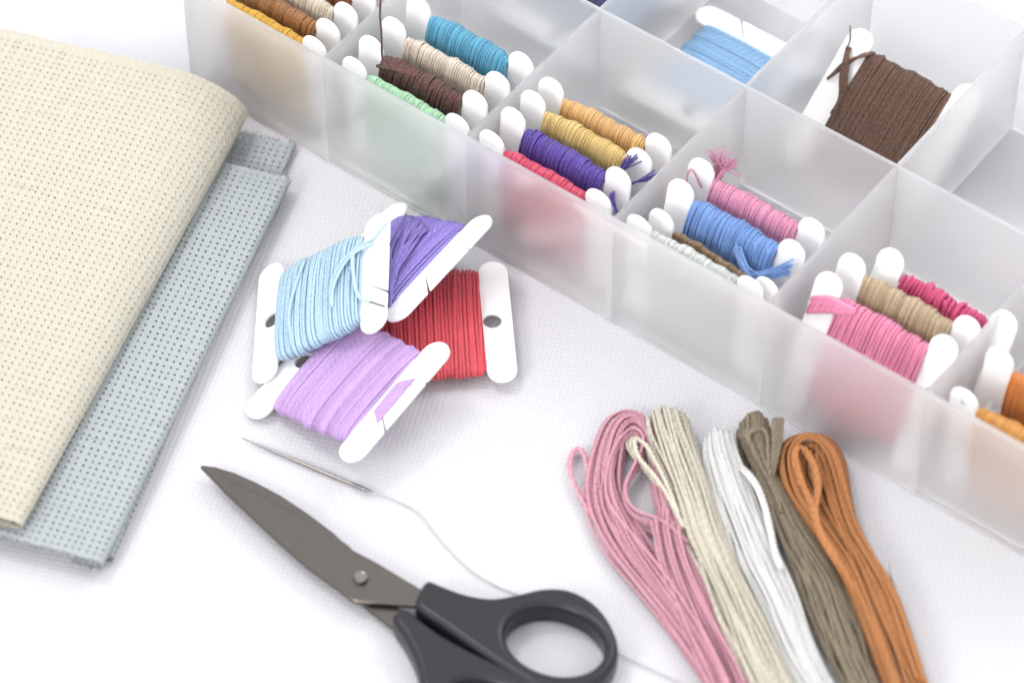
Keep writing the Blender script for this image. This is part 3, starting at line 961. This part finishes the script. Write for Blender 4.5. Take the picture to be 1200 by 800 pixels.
# ------------------------------------------------------------------ needle with its thread
def needle():
    a, b = at(283, 513, 0.7), at(437, 577, 0.7)
    root = empty('needle', here(a))
    tag(root, 'slim steel needle with white thread, lying between scissors and lilac bobbin', 'needle')
    d = b - a
    L = np.linalg.norm(d)
    mb = MB()
    n = 40
    s = np.linspace(0, 1, n)
    r = np.interp(s, [0, 0.03, 0.2, 0.6, 0.86, 0.9, 0.97, 1.0], [0.06, 0.16, 0.36, 0.45, 0.46, 0.5, 0.42, 0.2])
    mb.tube(np.array([d * k for k in s]), r, 10)
    mb.build('shaft', PIN, root)
    mb = MB()
    u = d / L
    w = np.array([-u[1], u[0], 0])
    V, k = [], 20
    for t in np.linspace(0, 2 * math.pi, k, endpoint=False):
        V.append(d * 0.945 + u * 1.5 * math.cos(t) + w * 0.16 * math.sin(t) + np.array([0, 0, 0.47]))
    mb.add(V, [tuple(range(k))], [(0, 0)] * k)
    mb.build('eye', plain('needle_eye', (70, 66, 64), 0.6), root, smooth=False)
    mb = MB()
    pts = [at(x, y, z) - a for x, y, z in [(431, 575, 0.9), (438, 578, 1.1), (462, 586, 0.25), (490, 601, 0.18), (512, 628, 0.18), (540, 658, 0.18), (566, 678, 0.18), (600, 694, 0.18), (640, 706, 0.18), (676, 730, 0.18), (720, 762, 0.18), (775, 790, 0.18), (830, 815, 0.18)]]
    mb.tube(spline(pts, 120), 0.15, 6)
    mb.build('thread', floss('floss_white_thread', (246, 244, 240)), root)
needle()

# ------------------------------------------------------------------ skeins of floss
def px_line(pts, n):
    return spline(np.array(pts, float), n)
def ribbon_strands(mb, left, right, z0, H, n_top, n_low, d, rng, fold=True, n=90, wav=1.0):
    """strands side by side between two borders (bottom to top), folded under at the top end"""
    Lp, Rp = px_line(left, n), px_line(right, n)
    A = np.array([at(x, y, z0) for x, y in Lp])
    B = np.array([at(x, y, z0) for x, y in Rp])
    s = np.linspace(0, 1, n)
    for k in range(n_top + n_low):
        top = k < n_top
        t0 = (k + 0.5) / n_top if top else rng.uniform(0.06, 0.94)
        ph = [rng.uniform(0, 6.3) for _ in range(4)]
        amp = (0.028 if top else 0.06) * wav
        t = t0 + amp * np.sin(s * 9 + ph[0]) + amp * 0.6 * np.sin(s * 21 + ph[1])
        t = np.clip(t, 0.01, 0.99)
        P = A * (1 - t)[:, None] + B * t[:, None]
        prof = np.sqrt(np.maximum(0, 1 - (2 * t - 1) ** 2))
        if top:
            z = z0 + d * 0.5 + (H - d) * prof + rng.uniform(-0.6, 0.3) * d + 0.2 * d * np.sin(s * 15 + ph[2])
        else:
            z = z0 + d * 0.5 + (H - d) * prof * rng.uniform(0.1, 0.85)
        P[:, 2] = z
        if fold and top:
            T = P[-1] - P[-4]
            T[2] = 0
            T /= np.linalg.norm(T)
            zt, r = P[-1, 2], (P[-1, 2] - z0 - d * 0.4) / 2
            r = max(r, 0.4)
            ext = 1.0 + rng.uniform(-0.25, 0.25)
            arc = [P[-1] + T * (r * 1.2 * ext * math.sin(q)) + np.array([0, 0, -r * (1 - math.cos(q))]) for q in np.linspace(0.2, math.pi, 12)]
            back = [arc[-1] - T * 4, arc[-1] - T * 10]
            P = np.vstack([P, arc, back])
        if top:
            mb.ply(P, d / 2 * rng.uniform(0.84, 1.0), rng.uniform(2.3, 3.0), rng.uniform(0, 9), rng.uniform(0, 6))
        else:
            mb.tube(P, d / 2 * rng.uniform(0.82, 0.96), 6, u0=rng.uniform(0, 9))
def loop_strands(mb, outer, inner, z0, H, n_str, d, rng, n=130, wav=1.0, ts=(0, 1)):
    """nested strands running up one side, round the end and back: between an outer and an inner line"""
    O, I = px_line(outer, n), px_line(inner, n)
    s = np.linspace(0, 1, n)
    A = np.array([at(x, y, z0) for x, y in O])
    B = np.array([at(x, y, z0) for x, y in I])
    for k in range(n_str):
        t0 = ts[0] + (ts[1] - ts[0]) * (k + rng.uniform(0.2, 0.8)) / n_str
        ph = [rng.uniform(0, 6.3) for _ in range(3)]
        t = t0 + wav * (0.07 * np.sin(s * 8 + ph[0]) + 0.035 * np.sin(s * 19 + ph[1]))
        P = A * (1 - t)[:, None] + B * t[:, None]
        lay = rng.uniform(0.1, 1.0)
        P[:, 2] = z0 + d * 0.5 + (H - d) * np.sqrt(np.clip(1 - (2 * t - 1) ** 2 * 0.85, 0.1, 1)) * (lay + 0.25 * np.sin(s * 7 + ph[2]) * (1 - lay))
        mb.ply(P, d / 2 * rng.uniform(0.84, 1.0), rng.uniform(2.3, 3.0), rng.uniform(0, 9), rng.uniform(0, 6))

def skein(name_label, mat, builder):
    root = empty('floss_skein', here(at(900, 700, 0)))
    tag(root, name_label, 'thread skein', 'skeins of floss fanned out on the cloth')
    builder(root, mat)
    return root
OFFS = np.array(at(900, 700, 0))
def done(mb, name, mat, root):
    mb.v = [v - OFFS for v in mb.v]
    return mb.build(name, mat, root)

def sk_pink(root, mat):
    r = random.Random(201)
    mb = MB()
    outer = [(842, 840), (818, 795), (780, 738), (742, 690), (712, 652), (693, 615), (686, 580), (694, 535), (710, 498), (734, 488), (758, 496), (774, 520), (786, 560), (800, 610), (820, 670), (848, 740), (880, 800), (900, 840)]
    inner = [(872, 840), (850, 795), (815, 735), (784, 682), (760, 640), (738, 606), (728, 580), (730, 548), (738, 520), (748, 516), (756, 530), (762, 560), (766, 590), (776, 625), (794, 670), (822, 735), (855, 795), (876, 840)]
    loop_strands(mb, outer, inner, 0.2, 6.0, 34, 0.85, r, wav=0.8)
    # strands crossing the hollow of the loop
    outer2 = [(850, 820), (815, 750), (775, 690), (735, 645), (708, 610), (704, 575), (716, 535), (738, 510), (757, 516), (752, 548), (735, 575), (742, 604), (775, 616), (806, 640)]
    inner2 = [(860, 820), (825, 750), (790, 690), (752, 640), (722, 604), (716, 575), (726, 540), (742, 522), (750, 530), (744, 552), (728, 578), (734, 612), (770, 630), (806, 660)]
    loop_strands(mb, outer2, inner2, 1.2, 5.0, 8, 0.8, r, wav=0.8)
    done(mb, 'strands', mat, root)
    mb = MB()
    for e in (0, 1.6):
        p = [(760, 678 + e), (725, 640 + e), (698, 608 + e), (676, 572 + e), (667 + e, 545), (672 + e, 528), (681, 526 + e), (688 - e, 540), (692 - e, 562), (702, 592 - e)]
        mb.ply(np.array([at(x, y, 1.4 + 0.4 * e) for x, y in spline(np.array(p, float), 60)]), 0.55)
    done(mb, 'loose_loop', mat, root)
    mb = MB()
    for k in range(8):
        x0 = 764 + k * 4.5
        p = [(x0, 592 + 6 * abs(k - 3)), (x0 + 2 - k * .3, 620), (x0 + 10, 660), (x0 + 30 + k, 720), (x0 + 62 + k * 1.5, 790), (x0 + 84, 835)]
        q = spline(np.array(p, float), 60)
        mb.ply(np.array([at(x, y, 5.0 + 0.8 * math.sin(k * 2.1) + 0.5 * math.sin(i * .15 + 2 * k)) for i, (x, y) in enumerate(q)]), 0.4, u0=k, phase=k * 1.7)
    done(mb, 'front_strands', mat, root)
skein('pink floss skein ending in open loops, outermost beside the scissors handle', F_('pink_skein', (250, 182, 200)), sk_pink)

def sk_beige(root, mat):
    r = random.Random(202)
    mb = MB()
    left = [(890, 845), (868, 797), (845, 745), (828, 700), (812, 660), (801, 635), (793, 605), (783, 575), (770, 545), (760, 520), (756, 502)]
    right = [(958, 845), (930, 797), (906, 748), (884, 705), (868, 672), (855, 640), (843, 605), (831, 570), (821, 540), (813, 515), (807, 497)]
    ribbon_strands(mb, left, right, 3.2, 6.0, 15, 14, 0.98, r, wav=0.8)
    done(mb, 'strands', mat, root)
    mb = MB()
    for e in range(3):
        p = [(797, 618), (782, 588), (764, 560), (744, 536), (735 + 2 * e, 520), (740, 512 + e), (752, 517 + 2 * e), (762, 538), (776, 566), (790, 600)]
        q = spline(np.array(p, float), 60)
        mb.ply(np.array([at(x + e * 2.6, y, 3.6 + e * 1.3) for x, y in q]), 0.55, u0=e, phase=e * 1.7)
    done(mb, 'side_loop', mat, root)
skein('beige floss skein with flat folded top, between the pink and white skeins', F_('beige_skein', (212, 206, 188), 0.92), sk_beige)

def sk_white(root, mat):
    r = random.Random(203)
    mb = MB()
    left = [(955, 845), (928, 800), (905, 752), (884, 710), (866, 675), (852, 635), (840, 602), (830, 570), (824, 545), (824, 528)]
    right = [(1000, 845), (972, 800), (951, 752), (938, 712), (922, 675), (906, 640), (892, 606), (878, 570), (868, 545), (860, 522)]
    ribbon_strands(mb, left, right, 4.0, 6.0, 17, 14, 0.9, r, wav=0.45)
    done(mb, 'strands', mat, root)
    mb = MB()
    for e in range(2):
        p = [(862, 540), (874, 550), (887, 566), (897, 590), (904, 618), (910, 646), (922, 678)]
        q = spline(np.array(p, float), 50)
        mb.ply(np.array([at(x - e * 3, y + e * 2, 5.5 + min(1, 3 * math.sin(i / 49 * math.pi)) * 4.4) for i, (x, y) in enumerate(q)]), 0.5, u0=e, phase=e * 1.7)
    done(mb, 'stray_strand', mat, root)
skein('white floss skein with one strand bowed off its side, resting on the taupe skein', F_('white_skein', (250, 249, 247), 1.0, 0.08), sk_white)

def sk_taupe(root, mat):
    r = random.Random(204)
    mb = MB()
    left = [(1000, 845), (972, 800), (948, 748), (930, 700), (912, 665), (900, 630), (890, 598), (882, 570), (872, 545), (864, 525), (864, 510)]
    right = [(1050, 845), (1026, 797), (1012, 752), (994, 704), (968, 659), (938, 616), (920, 585), (908, 560), (904, 540), (905, 520), (902, 506)]
    ribbon_strands(mb, left, right, 0.4, 6.2, 17, 18, 0.92, r, wav=1.3)
    done(mb, 'strands', mat, root)
    mb = MB()
    for k in range(9):
        e = k * 1.7
        p = [(916, 600), (900 + e * .4, 572), (888 + e * .3, 545), (876 + e * .4, 522), (866 + e * .9, 508 + e * .2), (872 + e, 500 + e * .3), (884 + e * .8, 499 + e * .3), (894 + e * .4, 508 + e * .2), (898 + e * .2, 530), (902, 556), (914, 590)]
        q = spline(np.array(p, float), 60)
        mb.ply(np.array([at(x, y, 3.5 + 0.4 * k + r.uniform(-.05, .05)) for x, y in q]), 0.52, u0=k, phase=k * 1.7)
    done(mb, 'top_loops', mat, root)
    mb = MB()
    for k in range(9):
        p = [(896 + k * .8, 572), (902 + k * .9, 545), (906 + k * 1.1, 518), (906 + k * 1.4, 491 + r.uniform(-2, 2))]
        q = spline(np.array(p, float), 30)
        mb.ply(np.array([at(x, y, 5 + 2.5 * i / 29 + 0.3 * (k % 3)) for i, (x, y) in enumerate(q)]), 0.45, u0=k, phase=k * 1.7)
    done(mb, 'cut_end', mat, root)
skein('taupe floss skein with cut ends sticking up, between the white and orange skeins', F_('taupe_skein', (128, 116, 95), 0.9), sk_taupe)

def sk_orange(root, mat):
    r = random.Random(205)
    mb = MB()
    left = [(1052, 845), (1030, 797), (1002, 722), (980, 668), (955, 623), (938, 590), (930, 565), (934, 545), (944, 532)]
    right = [(1096, 845), (1081, 797), (1058, 728), (1041, 689), (1018, 650), (1000, 611), (994, 585), (988, 556), (976, 534)]
    ribbon_strands(mb, left, right, 0.4, 6.5, 15, 16, 0.95, r, wav=1.2, fold=False)
    outer = [(1040, 820), (1003, 724), (979, 670), (946, 624), (917, 583), (909, 545), (920, 524), (946, 517), (972, 522), (988, 545), (997, 590), (1004, 620), (1024, 660), (1044, 692), (1060, 730), (1086, 812)]
    inner = [(1056, 820), (1024, 730), (1000, 674), (976, 640), (955, 600), (942, 565), (942, 548), (950, 544), (958, 552), (964, 575), (974, 612), (990, 650), (1010, 680), (1030, 715), (1046, 750), (1066, 812)]
    loop_strands(mb, outer, inner, 1.4, 7.0, 34, 0.92, r, wav=0.7)
    done(mb, 'strands', mat, root)
    mb = MB()
    for e in range(3):
        p = [(1006, 705), (985, 668), (962, 630), (953, 600), (957, 570), (952, 545), (942, 528), (934 - e, 524), (930, 536), (938, 565 + e), (950, 592), (958, 620), (978, 652), (1002, 692)]
        q = spline(np.array(p, float), 70)
        mb.ply(np.array([at(x + 2 * e, y, 4.6 + 4.2 * min(1, 2.4 * math.sin(math.pi * i / 69)) + 0.3 * e) for i, (x, y) in enumerate(q)]), 0.55, u0=e, phase=e * 1.7)
    done(mb, 'top_loop', mat, root)
    mb = MB()
    fuzz(mb, r, at(1047, 690, 4), (-0.15, 0.9, 0.35), 2, 6.5, 0.25, 0.08)
    done(mb, 'cut_end', mat, root)
skein('burnt orange floss skein with a rounded looped top, beside the organiser box', F_('orange_skein', (184, 120, 62), 0.9), sk_orange)
